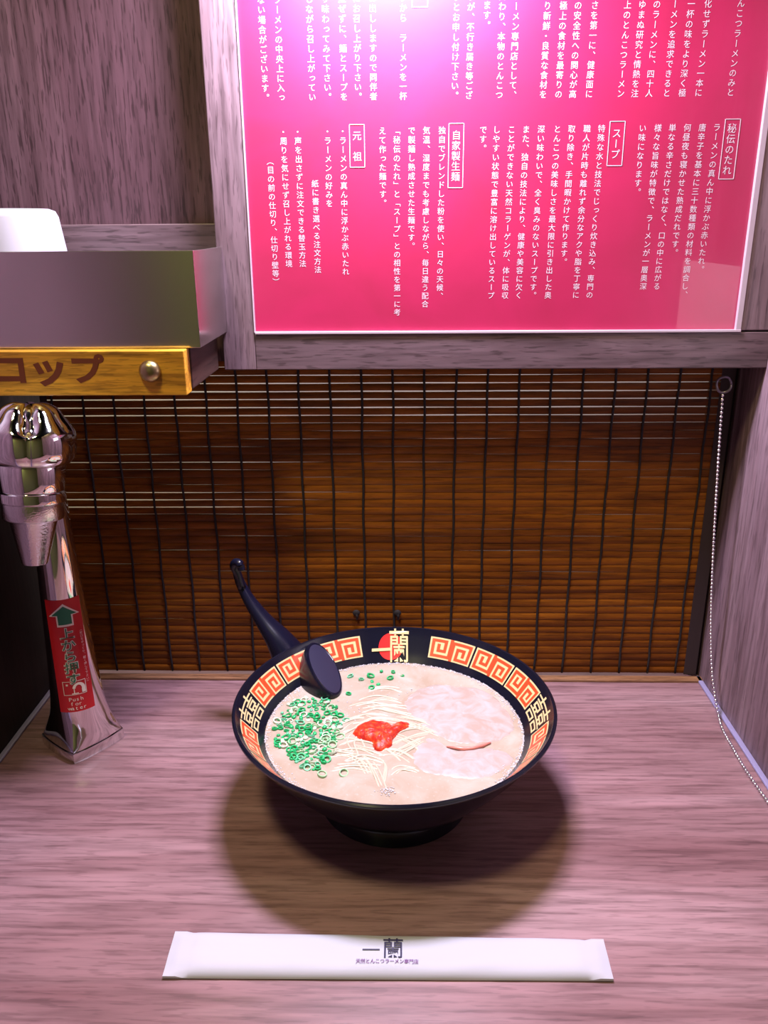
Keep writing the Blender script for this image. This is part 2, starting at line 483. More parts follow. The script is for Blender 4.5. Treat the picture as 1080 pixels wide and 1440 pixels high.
# ------------------------------------------------------------------ steel cup shelf
sx1, sy0, sz0, sz1 = -.1228, .50, .2982, .3546
cs = thing('cup_shelf', 'brushed steel cup shelf with a yellow wooden sign board under it', 'shelf', (-.21, .55, sz0))
bm = bmesh.new(); tk = .0012
box(bm, WL+.0005, sx1, sy0, sy0+tk, sz0, sz1, .0004)
box(bm, sx1-tk, sx1, sy0+.0004, .5795, sz0, sz1, .0004)
box(bm, WL+.0005, sx1-.0004, sy0+.0004, .5955, sz0, sz0+tk)
obj('steel_tray', bm, M_STEEL, cs)
bm = bmesh.new(); box(bm, WL+.001, -.1312, sy0-.0085, sy0+.004, .2709, .2979, .0006)
sb = obj('sign_board', bm, M_SIGNW, cs); sb['label'] = 'yellow wooden board with brown brush lettering'
bm = bmesh.new()
yb = sy0-.0087
for chh, px, sc in (('コ', 14, .0230), ('ッ', 68, .0245), ('プ', 122, .0215)):
    c = at(px, 519, 1, yb)
    put_glyph(bm, chh, lambda a, b: (c.x+a*sc, yb, c.z+b*sc*.86), .036)
obj('brush_lettering', bm, M_BRUSH, sb)
c = at(211, 522, 1, yb)
bm = bmesh.new()
lathe(bm, [(.0066, .0), (.0067, .0008), (.0060, .0026), (.0046, .0042), (.0025, .0051), (.0004, .0054)], (c.x, yb+.0002, c.z), (0, -1, 0), 32)
o = obj('stud', bm, M_BRASS, sb, True, 60); o['label'] = 'round brass stud'
bm = bmesh.new(); box(bm, -.160, -.1305, sy0+.005, .5795, .2722, .2979, .0008)
obj('bracket', bm, M_DARKW, cs)

# upside down white cup
cu = bmesh.new(); cc = (-.2460, .540, sz0+tk)
lathe(cu, [(.0345, 0), (.0362, .0004), (.0366, .003), (.0318, .050), (.0288, .0745), (.0272, .0780), (.0235, .0794), (.021, .0794), (.0200, .0786), (.0005, .0783)], cc, n=64, cap0=False, cap1=True)
tag(obj('cup', cu, M_CUP, None, True, 50), 'white cup standing upside down in the steel shelf', 'cup')

# white notice on the right partition, seen mirrored in the red sheet
bm = bmesh.new(); box(bm, WR-.0012, WR, .385, .522, .255, .336, .0003)
tag(obj('notice_card', bm, mat('white_card', (.95, .95, .95), .5)), 'plain white card on the right partition, seen only mirrored in the red board', 'card')

# ------------------------------------------------------------------ water tap
wt = thing('water_tap', 'chrome water tap with a lobed push knob and red sticker on its column', 'tap', (-.243, .527, 0))
CX, CY = -.2425, .5265
def sq_ring(zz, rc_, sqr, n=64):
    """ring morphing from a rounded diamond (sqr=1) to a circle (sqr=0)"""
    out = []
    for k in range(n):
        a = 2*PI*k/n; b_ = a-.14
        e = 2 if sqr == 0 else 2-sqr*.86
        # superellipse with corners on the axes: |x|^e+|y|^e = 1 ; e->1.14 is a soft diamond
        d = (abs(math.cos(a))**e+abs(math.sin(a))**e)**(-1/e)
        out.append(Vector((CX+rc_*d*math.cos(b_+.28), CY+rc_*d*math.sin(b_+.28), zz)))
    return out
bm = bmesh.new()
loft(bm, [sq_ring(0, .0295, 1), sq_ring(.001, .0300, 1), sq_ring(.0075, .0300, 1), sq_ring(.0085, .0294, 1)])
obj('base', bm, M_CHROME, wt, True, 35)
bm = bmesh.new()
prof = [(.0085, .0288, 1), (.012, .0275, .95), (.017, .0252, .85), (.022, .0230, .7), (.027, .0213, .55), (.033, .0199, .35), (.042, .0186, .15), (.055, .0176, 0), (.08, .0163, 0), (.11, .0150, 0), (.14, .0138, 0), (.17, .0128, 0), (.195, .0120, 0), (.208, .0112, 0), (.214, .0085, 0), (.216, .003, 0)]
loft(bm, [sq_ring(*p) for p in prof])
col = obj('column', bm, M_CHROME, wt, True, 50)
T, B = Vector((-.2300, .494, .266)), Vector((-.2345, .478, .166))
ax = (T-B).normalized(); L = (T-B).length
bm = bmesh.new()
pa = B+ax*.052
tube(bm, smooth_path([Vector((CX, CY, .196)), Vector((CX, CY-.004, .212)), Vector((CX+.003, CY-.018, .219)), pa+Vector((0, .006, 0))], 5), .0105, 24)
obj('neck', bm, M_CHROME, wt, True)
bm = bmesh.new()
lathe(bm, [(.0062, .001), (.0076, 0), (.0080, .001), (.0142, .028), (.0150, .0288), (.0176, .0292), (.0182, .0300), (.0184, .0395), (.0178, .0402)], B, ax, 48)
o = obj('nozzle', bm, M_WETCHROME, wt, True, 40); o['label'] = 'tapered chrome nozzle beaded with moisture'
bm = bmesh.new()
lathe(bm, [(.0180, .0400), (.0196, .0404), (.0198, .0410), (.0198, .0462), (.0192, .0468), (.0186, .0472), (.0190, .0480), (.0202, .0625), (.0196, .0640)], B, ax, 64)
obj('collar', bm, M_CHROME, wt, True, 40)
# lobed knob
bm = bmesh.new(); x_, y_ = frame_of(ax)
NT, NA = 26, 120
kp = smooth_path([(.0190, .0640, 0), (.0228, .0644, 0), (.0262, .0690, 0), (.0274, .0760, 0), (.0270, .0830, 0), (.0246, .0875, 0), (.0205, .0930, 0), (.0165, .0985, 0), (.0105, .1015, 0), (.0050, .1016, 0), (.0004, .1008, 0)], 4)
rings = []
fa = math.atan2((Vector((0, 0, .3))-B).dot(y_), (Vector((0, 0, .3))-B).dot(x_))
for i, p in enumerate(kp):
    t = i/(len(kp)-1); row = []
    for k in range(NA):
        a = 2*PI*k/NA
        v = abs(math.sin(2.5*(a-fa-.08)))**.42         # 0 in a valley, 1 on a lobe
        facet = 1-.05*math.cos(5*(a-fa-.08))**2*0
        low, high = max(0, min(1, t/.12)), max(0, min(1, (t-.38)/.2))*max(0, min(1, (1-t)/.25))
        amt = .09*low+.20*high
        r = p.x*(1-amt*(1-v))*facet
        dimple = .0035*high*abs(math.cos(2.5*(a-fa-.08)))**6
        row.append(B+ax*(p.y-dimple-.0045*(1-v)*high)+x_*(r*math.cos(a))+y_*(r*math.sin(a)))
    rings.append(row)
loft(bm, rings)
kn = obj('push_knob', bm, M_CHROME, wt, True, 60)
# sticker curved round the column
def col_r(zz):
    for (z0, r0, _), (z1, r1, _) in zip(prof, prof[1:]):
        if z0 <= zz <= z1: return r0+(r1-r0)*(zz-z0)/(z1-z0)
    return .014
A0 = math.atan2(-CY, -CX) - math.radians(3)           # faces the camera
def onc(u, zz, off):
    """u = arc length (m) from the middle line of the sticker"""
    r = col_r(zz)+off; a = A0 + u/col_r(zz)
    return Vector((CX+r*math.cos(a), CY+r*math.sin(a), zz))
SZ0, SZ1, SW = .037, .1235, .0125
bm = bmesh.new()
loft(bm, [[onc(-SW+2*SW*i/16, SZ0+(SZ1-SZ0)*j/20, .0003) for i in range(17)] for j in range(21)], False, False, closed=False)
st = obj('sticker', bm, M_STICK, wt, True); st['label'] = 'red sticker with a green arrow and white writing'
def poly(bm, pts, fn, mi=0):
    bm.faces.new([bm.verts.new(fn(*p)) for p in pts]).material_index = mi
bm = bmesh.new()
def arrow(s, off, mi):
    zc = .1115
    P = [(-.0088*s, zc+.0005-.0010*(s-1)*3), (0, zc+.0078*s), (.0088*s, zc+.0005-.0010*(s-1)*3), (.0046*s, zc+.0005-.001*(s-1)*3), (.0046*s, zc-.0068*s), (-.0046*s, zc-.0068*s), (-.0046*s, zc+.0005-.001*(s-1)*3)]
    for k in range(12):
        a, b = -1+k/6, -1+(k+1)/6
        base, tip, hw = P[0][1], P[1][1], P[2][0]
        f = lambda q: base+(tip-base)*(1-abs(q))
        poly(bm, [(a*hw, base), (b*hw, base), (b*hw, f(b)), (a*hw, f(a))], lambda u, v: onc(u, v, off), mi)
    for k in range(6):
        a, b = P[5][0]+(P[4][0]-P[5][0])*k/6, P[5][0]+(P[4][0]-P[5][0])*(k+1)/6
        poly(bm, [(a, P[5][1]), (b, P[5][1]), (b, base+.0001), (a, base+.0001)], lambda u, v: onc(u, v, off), mi)
arrow(1.18, .0006, 0); arrow(.95, .0008, 1)
obj('printed_arrow', bm, [M_WHITE, M_GREEN], st)
bm = bmesh.new()
for i, c_ in enumerate('上から押す'):
    zc = .0980-.0088*i
    put_glyph(bm, c_, lambda a, b: onc(.0000+a*.0098, zc+b*.0092, .0006), .050, False, 0)
    put_glyph(bm, c_, lambda a, b: onc(.0000+a*.0098, zc+b*.0092, .0009), .0, False, 1)
for i, c_ in enumerate('（蛇口をゆっくり、軽く押して下さい）'):
    zc = .0985-.0024*i
    put_glyph(bm, c_, lambda a, b: onc(.0096+a*.0022, zc+b*.0022, .0006), .0, True, 0)
for j, (wd, zc) in enumerate((('Push', .0468), ('for', .0433), ('water', .0400))):
    adv = .0026 if j < 2 else .0027
    for i, c_ in enumerate(wd):
        put_glyph(bm, c_, lambda a, b: onc((i-(len(wd)-1)/2)*adv+(a+.22)*.0044, zc+(b+.05)*.0042, .0006), .0, False, 0)
obj('printed_words', bm, [M_WHITE, M_GREEN], st)
bm = bmesh.new()
def rect(u0, u1, z0, z1, off=.0006, mi=0, k=6):
    for i in range(k):
        a = u0+(u1-u0)*i/k; b = u0+(u1-u0)*(i+1)/k
        poly(bm, [(a, z0), (b, z0), (b, z1), (a, z1)], lambda u, v: onc(u, v, off), mi)
for r in ((-.0078, .0078, .0502, .0506), (-.0078, .0078, .0606, .0610), (-.0078, -.0074, .0502, .0610), (.0074, .0078, .0502, .0610)): rect(*r)
arc = [(math.cos(a), math.sin(a)) for a in [PI*.95-i*PI*.95/10 for i in range(11)]]
for (c0, s0), (c1, s1) in zip(arc, arc[1:]):
    poly(bm, [(.0028+.0044*c0, .0545+.0050*s0), (.0028+.0044*c1, .0545+.0050*s1), (.0026+.0022*c1, .0545+.0032*s1), (.0026+.0022*c0, .0545+.0032*s0)], lambda u, v: onc(u, v, .0006))
rect(.0046, .0072, .0512, .0546); rect(-.0008, -.0002, .0516, .0552, k=1); rect(-.0022, .0022, .0509, .0516)
rect(-.0056, -.0042, .0576, .0590, k=2)
obj('printed_pictogram', bm, M_WHITE, st)

# ------------------------------------------------------------------ ramen bowl
BC = Vector((-.006, .464, 0)); RIM, ZR = .104, .0755
bw = thing('ramen_bowl', 'black ramen bowl with red and cream fret band holding noodle soup', 'bowl', BC)
bm = bmesh.new()
outer = [(.0445, .0030), (.0465, .0), (.0490, .0), (.0500, .0012), (.0492, .0090), (.0480, .0120), (.0530, .0150), (.0680, .0280), (.0820, .0440), (.0920, .0570), (.0985, .0665), (.1030, .0725), (.1042, .0742), (.1042, .0752), (.1032, .0760), (.1020, .0758)]
def band_pt(v):          # inner wall, v=0 at the broth, v=1 at the lip
    r = .0845+(.1012-.0845)*v; zz = .0550+(.0745-.0550)*(v**1.08)
    return r, zz
inner = [band_pt(1), band_pt(.8), band_pt(.6), band_pt(.4), band_pt(.2), band_pt(0), (.0790, .0490), (.0640, .0350), (.0450, .0235), (.0200, .0180), (.0005, .0175)]
lathe(bm, outer+inner, BC, n=128, cap0=True, cap1=True)
body = obj('bowl_body', bm, M_BOWL, bw, True, 40)
def onb(th, v, off):
    r, zz = band_pt(v); a = math.radians(th)
    r -= off*.76; zz += off*.65
    return Vector((BC.x+r*math.cos(a), BC.y+r*math.sin(a), zz))
def patch(t0, t1, v0, v1, off, mi):
    """rectangle on the band, split along the arc"""
    k = max(1, int(abs(t1-t0)/2.5)+1)
    for i in range(k):
        a, b = t0+(t1-t0)*i/k, t0+(t1-t0)*(i+1)/k
        bm.faces.new([bm.verts.new(onb(*q, off)) for q in ((a, v0), (b, v0), (b, v1), (a, v1))]).material_index = mi
V0, V1 = .26, .88
def fret_tile(t0, t1):
    """cream tile with two vermilion spirals; t0 is its left end seen from the seat"""
    patch(t0, t1, V0, V1, .00015, 0)
    W = 13.4; H = 7.0; s = .48
    sp = [(6.35, 7.0), (6.35, 1.0), (1.0, 1.0), (1.0, 6.0), (4.75, 6.0), (4.75, 2.75), (2.75, 2.75), (2.75, 4.5)]
    for flip in (0, 1):
        pts = [(W-x, H-y) if flip else (x, y) for x, y in sp]
        for (xa, ya), (xb, yb_) in zip(pts, pts[1:]):
            x0, x1 = min(xa, xb)-s, max(xa, xb)+s; y0, y1 = min(ya, yb_)-s, max(ya, yb_)+s
            x0, x1, y0, y1 = max(x0, .35), min(x1, W-.35), max(y0, .0), min(y1, H)
            patch(t0+(t1-t0)*x0/W, t0+(t1-t0)*x1/W, V0+(V1-V0)*y0/H, V0+(V1-V0)*y1/H, .0003, 1)
def joy(t0, t1):
    """double happiness sign in cream strokes"""
    W, H, s = 11.0, 13.2, .42
    for ox in (0, 5.6):
        R = [(0, 5, 11.3, 11.3), (.5, 4.5, 9.3, 9.3), (2.5, 2.5, 9.3, 13), (.8, 4.2, 8, 8), (.8, 4.2, 6, 6), (.8, .8, 6, 8), (4.2, 4.2, 6, 8), (1.6, 1.6, 4.3, 6), (3.4, 3.4, 4.3, 6), (0, 5, 4.2, 4.2), (.6, 4.4, 2.6, 2.6), (.6, 4.4, .2, .2), (.6, .6, .2, 2.6), (4.4, 4.4, .2, 2.6)]
        for x0, x1, y0, y1 in R:
            x0, x1, y0, y1 = x0+ox-s, x1+ox+s, y0-s, y1+s
            f = lambda x: t0+(t1-t0)*(x+.3)/W
            patch(f(x0), f(x1), V0+(V1-V0+.06)*y0/H, V0+(V1-V0+.06)*y1/H, .0002, 0)
for a, b in ((74, 53), (52, 31), (30, 9.5), (-9.5, -29.5), (-30.5, -51), (-52, -73)):
    for t0, t1 in ((a, b), (180-b, 180-a)):
        bm = bmesh.new(); fret_tile(t0, t1)
        o = obj('fret_tile', bm, [M_CREAM, M_VERM], body); o['label'] = 'cream tile with two vermilion fret spirals'
for t0, t1 in ((8.6, -8.2), (188.6, 171.8)):
    bm = bmesh.new(); joy(t0, t1)
    o = obj('happiness_sign', bm, M_CREAM, body); o['label'] = 'cream double happiness sign'
# crest: red disc with two cream characters
bm = bmesh.new()
DR = 19.5e-3/2
def onl(u, v, off):       # u metres to the right of the crest's middle, v = 0..1 up the band
    r, _ = band_pt(v); return onb(90.5-math.degrees(u/r), v, off)
ring = [(-.0028+.0092*math.cos(a), .50+.40*math.sin(a)) for a in [2*PI*i/40 for i in range(40)]]
rows_ = [[onl(-.0028+(u+.0028)*f, .50+(v-.50)*f, .0002) for u, v in ring] for f in (1, .8, .6, .4, .2, .02)]
loft(bm, rows_, False, True, 1)
put_glyph(bm, '一', lambda a, b: onl(-.0100+a*.0150, .42+b*.62, .0007), .03, False, 0)
put_glyph(bm, '蘭', lambda a, b: onl(.0036+a*.0168, .52+b*1.08, .0007), .006, False, 0)
o = obj('crest', bm, [M_CREAM, M_DISC], body); o['label'] = 'red disc crest with two cream characters'

# broth
ZS = .0550
bm = bmesh.new()
NR, NA = 30, 96
def wav(x, y): return .00045*noise.noise(Vector((x*70, y*70, 3)))+.0002*noise.noise(Vector((x*220, y*220, 1)))
rings = []
for i in range(NR, 0, -1):
    r = .0846*i/NR; e = max(0, (i-NR+2)/2)*.0008
    rings.append([Vector((BC.x+r*math.cos(2*PI*k/NA), BC.y+r*math.sin(2*PI*k/NA), 0)) for k in range(NA)])
for rg in rings:
    for p in rg: p.z = ZS+wav(p.x, p.y)
loft(bm, rings, False, True)
M_SOUP = mat('creamy_broth', (.80, .60, .50), .24)
def _soup():
    n, l, p = nodes_of(M_SOUP)
    a = noise_node(M_SOUP, 38, 5, .8); b = noise_node(M_SOUP, 420, 2)
    c = ramp(M_SOUP, a.outputs[0], [(.35, (.35, .27, .215)), (.55, (.385, .33, .285)), (.72, (.42, .385, .355))]).outputs[0]
    f = ramp(M_SOUP, b.outputs[0], [(.62, (0, 0, 0)), (.72, (1, 1, 1))]).outputs[0]
    g = n.new('ShaderNodeMath'); g.operation = 'MULTIPLY'; g.inputs[1].default_value = .35; l.new(f, g.inputs[0])
    l.new(mix(M_SOUP, c, (.52, .47, .46), g.outputs[0]), p.inputs['Base Color'])
    bump(M_SOUP, b.outputs[0], .12, .0006)
_soup()
tag(obj('broth', bm, M_SOUP, None, True), 'creamy pork bone broth filling the black bowl', 'soup', kind='stuff')

# foam beads round the edge
bm = bmesh.new()
for i in range(1500):
    th = random.uniform(0, 2*PI)
    wdt = .0016+.0022*max(0, noise.noise(Vector((math.cos(th)*2.2, math.sin(th)*2.2, 5)))+.25)
    if -.9 < th-PI < 0 or th < .6: wdt *= 1.7
    r = .0846-abs(random.gauss(0, 1))*wdt*.6
    rad = random.uniform(.00022, .00062)
    bmesh.ops.create_icosphere(bm, subdivisions=1, radius=rad, matrix=Matrix.Translation((BC.x+r*math.cos(th), BC.y+r*math.sin(th), ZS+.0002)) @ Matrix.Diagonal((1, 1, .6, 1)))
for i in range(170):                                   # foam clots on the open broth
    c = random.choice(((545, 1113, 10, 5), (480, 1000, 30, 12), (700, 1080, 25, 12), (600, 975, 40, 10), (420, 1010, 35, 25)))
    p = at(c[0]+random.gauss(0, c[2]*.6), c[1]+random.gauss(0, c[3]*.6), 2, ZS)
    if (p-BC).xy.length > .083: continue
    bmesh.ops.create_icosphere(bm, subdivisions=1, radius=random.uniform(.0002, .0007), matrix=Matrix.Translation((p.x, p.y, ZS+.0002)) @ Matrix.Diagonal((1, 1, .5, 1)))
tag(obj('broth_foam', bm, mat('pale_foam', (.58, .54, .62), .2), None, True), 'small pale bubbles along the edge of the broth', 'foam', kind='stuff')

# noodles
M_NOOD = mat('noodle', (.49, .43, .36), .3)
bm = bmesh.new()
def noodle(px, lift=.0006, r=.00075, sink=True):
    pts = [at(x, y, 2, ZS+.0005) for x, y in px]
    pts = smooth_path(pts, 6); n = len(pts)
    for i, p in enumerate(pts):
        t = i/(n-1)
        p.z = ZS-.0005+lift*math.sin(PI*min(1, max(0, t)))*1.0+wav(p.x, p.y) - (.0009*(abs(2*t-1)**4) if sink else 0)
    tube(bm, pts, r, 7)
NL = [[(490, 1030), (520, 1010), (560, 1012), (610, 1030)], [(545, 1042), (570, 1026), (610, 1022)], [(540, 1050), (575, 1036), (612, 1028)], [(548, 1060), (575, 1046), (600, 1034)],
 [(560, 1012), (585, 1018), (625, 1034)], [(552, 1006), (590, 1014), (618, 1026)], [(470, 1050), (500, 1040), (540, 1052), (570, 1075)], [(455, 1062), (495, 1052), (530, 1062)],
 [(510, 1062), (522, 1080), (535, 1110)], [(535, 1066), (544, 1080), (540, 1102)], [(480, 1070), (510, 1062), (545, 1070)], [(465, 1080), (500, 1076), (540, 1082)],
 [(500, 985), (530, 978), (565, 984)], [(495, 993), (530, 988), (570, 996)], [(505, 1002), (535, 996), (575, 1004)], [(490, 1012), (520, 1003), (550, 1006)],
 [(515, 972), (540, 968), (570, 973)], [(470, 1022), (495, 1012), (515, 1008)], [(475, 1036), (495, 1026), (505, 1020)], [(560, 1062), (580, 1052), (598, 1040)],
 [(530, 1054), (560, 1056), (585, 1068)], [(500, 1048), (520, 1056), (540, 1060)], [(480, 1058), (505, 1068), (520, 1090)], [(548, 1090), (565, 1082), (590, 1086)],
 [(505, 1030), (498, 1044), (505, 1062)], [(555, 1030), (580, 1040), (596, 1052)], [(450, 1048), (475, 1056), (500, 1058)], [(512, 990), (545, 1000), (590, 1008)]]
for px in NL:
    noodle(px)
    for q in range(2):
        dx, dy = random.gauss(0, 6), random.gauss(0, 4)
        noodle([(x+dx+random.gauss(0, 2), y+dy+random.gauss(0, 1.5)) for x, y in px], .0004, .0007)
tag(obj('noodles', bm, M_NOOD, None, True), 'thin pale noodles showing through the middle of the broth', 'noodles', kind='stuff')

# chashu slices
def slice_bm(px, top, seed, rough=.0005, rounds=9):
    ring = smooth_path([at(x, y, 2, ZS) for x, y in px+px[:1]], 5)[:-1]
    c = sum(ring, Vector())/len(ring); bm = bmesh.new(); rows = []
    for i in range(rounds, 0, -1):
        t = i/rounds
        row = []
        for p in ring:
            q = c.lerp(p, t)
            hgt = top*(1-t**6)+rough*(noise.noise(Vector((q.x*260, q.y*260, seed)))+.6*noise.noise(Vector((q.x*620, q.y*620, seed))))*(1-t**8)
            row.append(Vector((q.x, q.y, ZS-.0006+hgt)))
        rows.append(row)
    low = [Vector((p.x, p.y, ZS-.004)) for p in ring]
    loft(bm, [low]+rows)
    return bm
def pork(name, fat, lean):
    m = mat(name, fat, .32); n, l, p = nodes_of(m)
    a = noise_node(m, 75, 6, 1.5); b = noise_node(m, 300, 3)
    l.new(ramp(m, a.outputs[0], [(.38, lean), (.55, fat), (.7, (.45, .38, .41))]).outputs[0], p.inputs['Base Color'])
    bump(m, b.outputs[0], .3, .0006); return m
M_PORK = pork('pale_pork', (.40, .34, .345), (.36, .275, .25))
M_PORK2 = pork('pale_pork_soaked', (.40, .345, .36), (.37, .295, .28))
tag(obj('pork_slice', slice_bm([(563, 985), (580, 968), (615, 960), (655, 963), (690, 972), (714, 993), (728, 1015), (722, 1036), (698, 1046), (665, 1050), (635, 1046), (606, 1034), (584, 1016), (568, 1002)], .0015, 2), M_PORK, None, True),
    'large round pale pork slice at the back right of the broth', 'meat')
tag(obj('pork_slice', slice_bm([(572, 1062), (582, 1044), (602, 1034), (622, 1046), (645, 1054), (690, 1050), (715, 1056), (728, 1070), (712, 1086), (680, 1097), (640, 1096), (606, 1092), (582, 1082)], .0013, 9), M_PORK2, None, True),
    'pale pork slice in front of the larger round one', 'meat')
M_LEAN = mat('red_lean_meat', (.58, .20, .17), .35)
bump(M_LEAN, noise_node(M_LEAN, 500, 3).outputs[0], .4, .0006)
bm = bmesh.new()
tube(bm, [at(x, y, 2, ZS+.0010) + Vector((0, 0, .0003*math.sin(i*2))) for i, (x, y) in enumerate([(628, 1050), (640, 1052), (652, 1053), (665, 1052), (678, 1049), (690, 1044)])], [.0004, .0011, .0015, .0011, .0013, .0006], 8)
tag(obj('pork_scrap', bm, M_LEAN, None, True), 'reddish strip of lean meat between the two pork slices', 'meat')

# red chili paste
M_CHILI = mat('red_chili_paste', (.6, .05, .01), .42)
def _chili():
    n, l, p = nodes_of(M_CHILI)
    a = noise_node(M_CHILI, 330, 4)
    l.new(ramp(M_CHILI, a.outputs[0], [(.38, (.36, .006, .005)), (.55, (.58, .030, .006)), (.72, (.66, .11, .015))]).outputs[0], p.inputs['Base Color'])
    bump(M_CHILI, a.outputs[0], .7, .001)
_chili()
bm = slice_bm([(494, 1032), (503, 1020), (522, 1014), (542, 1017), (556, 1024), (566, 1018), (577, 1017), (574, 1024), (562, 1032), (553, 1041), (551, 1050), (536, 1057), (526, 1055), (521, 1044), (506, 1040)], .0042, 5, .0012)
for v in bm.verts:
    if v.co.z < ZS-.003: v.co.z = ZS-.0012
tag(obj('chili_paste', bm, M_CHILI, None, True), 'dollop of red chili paste on the noodles in the middle of the bowl', 'sauce')

# chopped scallions, every piece its own object
G = [mat('scallion_green', (.015, .38, .13), .3), mat('scallion_pale', (.28, .50, .30), .3), mat('scallion_teal', (.12, .46, .28), .3), mat('scallion_white', (.48, .56, .46), .3)]
def ring_mesh(R, r, h, m, squash=1):
    bm = bmesh.new(); n = 18
    pr = [(R, 0), (R, h), (R-r, h), (R-r, 0)]
    rows = [[Vector((a*math.cos(2*PI*k/n), squash*a*math.sin(2*PI*k/n), b)) for k in range(n)] for a, b in pr+pr[:1]]
    loft(bm, rows, False, False)
    bmesh.ops.remove_doubles(bm, verts=bm.verts, dist=1e-6)
    me = bpy.data.meshes.new('scallion'); bm.to_mesh(me); bm.free(); me.materials.append(m)
    me.polygons.foreach_set('use_smooth', [True]*len(me.polygons)); me.set_sharp_from_angle(angle=.7)
    return me
def chip_mesh(R, h, m):
    bm = bmesh.new(); n = 12
    rows = [[Vector((R*f*(1+.15*math.sin(k*1.7))*math.cos(2*PI*k/n), .75*R*f*math.sin(2*PI*k/n), b)) for k in range(n)] for f, b in ((.9, 0), (1, h*.5), (.8, h))]
    loft(bm, rows)
    me = bpy.data.meshes.new('scallion'); bm.to_mesh(me); bm.free(); me.materials.append(m)
    me.polygons.foreach_set('use_smooth', [True]*len(me.polygons)); return me
KINDS = [ring_mesh(.0024, .00075, .0011, G[0]), ring_mesh(.0019, .0007, .0011, G[0], .8), ring_mesh(.0030, .0007, .0010, G[1], .8), ring_mesh(.0023, .0007, .0011, G[2], .7), chip_mesh(.0015, .0011, G[0]), chip_mesh(.0019, .0011, G[3]), ring_mesh(.0027, .0008, .0010, G[3], .85), chip_mesh(.0013, .001, G[2])]
def inside(x, y, P):
    c = False
    for (x0, y0), (x1, y1) in zip(P, P[1:]+P[:1]):
        if (y0 > y) != (y1 > y) and x < (x1-x0)*(y-y0)/(y1-y0)+x0: c = not c
    return c
ZONE = [(384, 1030), (392, 1002), (412, 984), (440, 980), (470, 984), (478, 1003), (482, 1028), (470, 1048), (466, 1070), (450, 1083), (425, 1080), (402, 1066), (388, 1050)]
spots = []; tries = 0
while len(spots) < 175 and tries < 9000:
    tries += 1
    x, y = random.uniform(380, 492), random.uniform(978, 1090)
    if not inside(x, y, ZONE): continue
    if any(math.hypot(x-a, (y-b)*1.5) < 4.9 for a, b in spots): continue
    spots.append((x, y))
far_spots = [(493, 951), (521, 951), (549, 954), (523, 958), (536, 945), (523, 967), (490, 976), (553, 946), (487, 1013), (478, 1036), (483, 1087), (453, 1089), (508, 956), (566, 950), (532, 962)]
scn = 0
def scallion(x, y, kd, label, group):
    global scn
    p = at(x, y, 2, ZS+.0003)
    if (p-BC).xy.length > .0825: return
    o = bpy.data.objects.new('scallion', KINDS[kd]); COL.objects.link(o)
    o.location = (p.x, p.y, ZS-.0004+wav(p.x, p.y)+random.uniform(0, .0008))
    o.rotation_euler = (random.gauss(0, .22), random.gauss(0, .22), random.uniform(0, 6.28))
    s = random.uniform(.85, 1.25); o.scale = (s, s, s)
    tag(o, label, 'scallion', group)
for x, y in spots:
    scallion(x, y, random.choice((0, 0, 1, 1, 2, 3, 3, 4, 4, 5, 6, 7)), 'piece of chopped green scallion in the heap at the left of the broth', 'chopped scallions in the left heap')
for x, y in far_spots[:9] + far_spots[12:]:
    scallion(x, y, random.choice((0, 1, 3, 4)), 'piece of chopped scallion floating near the back edge right of the spoon', 'scallions drifting near the back edge') if y < 1000 else scallion(x, y, 3, 'piece of chopped green scallion in the heap at the left of the broth', 'chopped scallions in the left heap')
for x, y in far_spots[9:12]:
    scallion(x, y, 2, 'piece of chopped green scallion in the heap at the left of the broth', 'chopped scallions in the left heap')

# ------------------------------------------------------------------ spoon
sp = thing('soup_spoon', 'black long handled soup spoon leaning in the bowl, flat base towards the seat', 'spoon', (-.06, .52, .055))
# centre line from the hooked tip down into the bowl
S = [((331, 800), .560, .0016), ((333, 806), .558, .0032), ((339, 822), .556, .0040), ((352, 846), .553, .0052), ((372, 874), .548, .0074), ((393, 901), .543, .0112), ((408, 927), .540, .0156), ((415, 950), .536, .0190), ((420, 972), .529, .0190), ((424, 994), .523, .0170)]
cl = [at(p[0], p[1], 1, y) for p, y, r in S]
rad = [Vector((r, 0, 0)) for _, _, r in S]
cl = smooth_path(cl, 5); rr = [v.x for v in smooth_path(rad, 5)]
EA, EB = at(444, 903, 1, .541), at(471, 977, 2, .0585)            # ends of the flat oval base
FC = (EA+EB)/2; MJ = (EB-EA).normalized()
FN = Vector((.62, -.55, .45)); FN = (FN-MJ*FN.dot(MJ)).normalized()
MN = FN.cross(MJ); RA, RB = (EB-EA).length/2, .0128
bm = bmesh.new(); rings = []; n = 28
for i, p in enumerate(cl):
    d = (cl[min(i+1, len(cl)-1)]-cl[max(i-1, 0)]).normalized()
    nx = (FN-d*FN.dot(d)).normalized(); ny = d.cross(nx)
    rings.append([p+nx*(rr[i]*.78*math.copysign(abs(math.cos(a))**.8, math.cos(a)))+ny*(rr[i]*math.copysign(abs(math.sin(a))**.9, math.sin(a))) for a in [2*PI*k/n for k in range(n)]])
loft(bm, rings)
n = 48
back = at(422, 950, 1, .537)
rings = []
for f, h in ((.90, -.0006), (.935, 0), (.97, 0), (1.0, -.0006), (1.02, -.0020), (1.03, -.0050), (1.0, -.0090), (.93, -.0140), (.80, -.0190)):
    c = FC+FN*h + (back-FC).project(MN)*min(1, max(0, -h-.002)/.018)
    rings.append([c+MJ*(RA*f*math.cos(2*PI*k/n))+MN*(RB*f*math.sin(2*PI*k/n)) for k in range(n)])
loft(bm, rings, False, True)
bmesh.ops.recalc_face_normals(bm, faces=bm.faces)
spn = obj('spoon_body', bm, M_SPOON, sp, True, 50)
bm = bmesh.new()
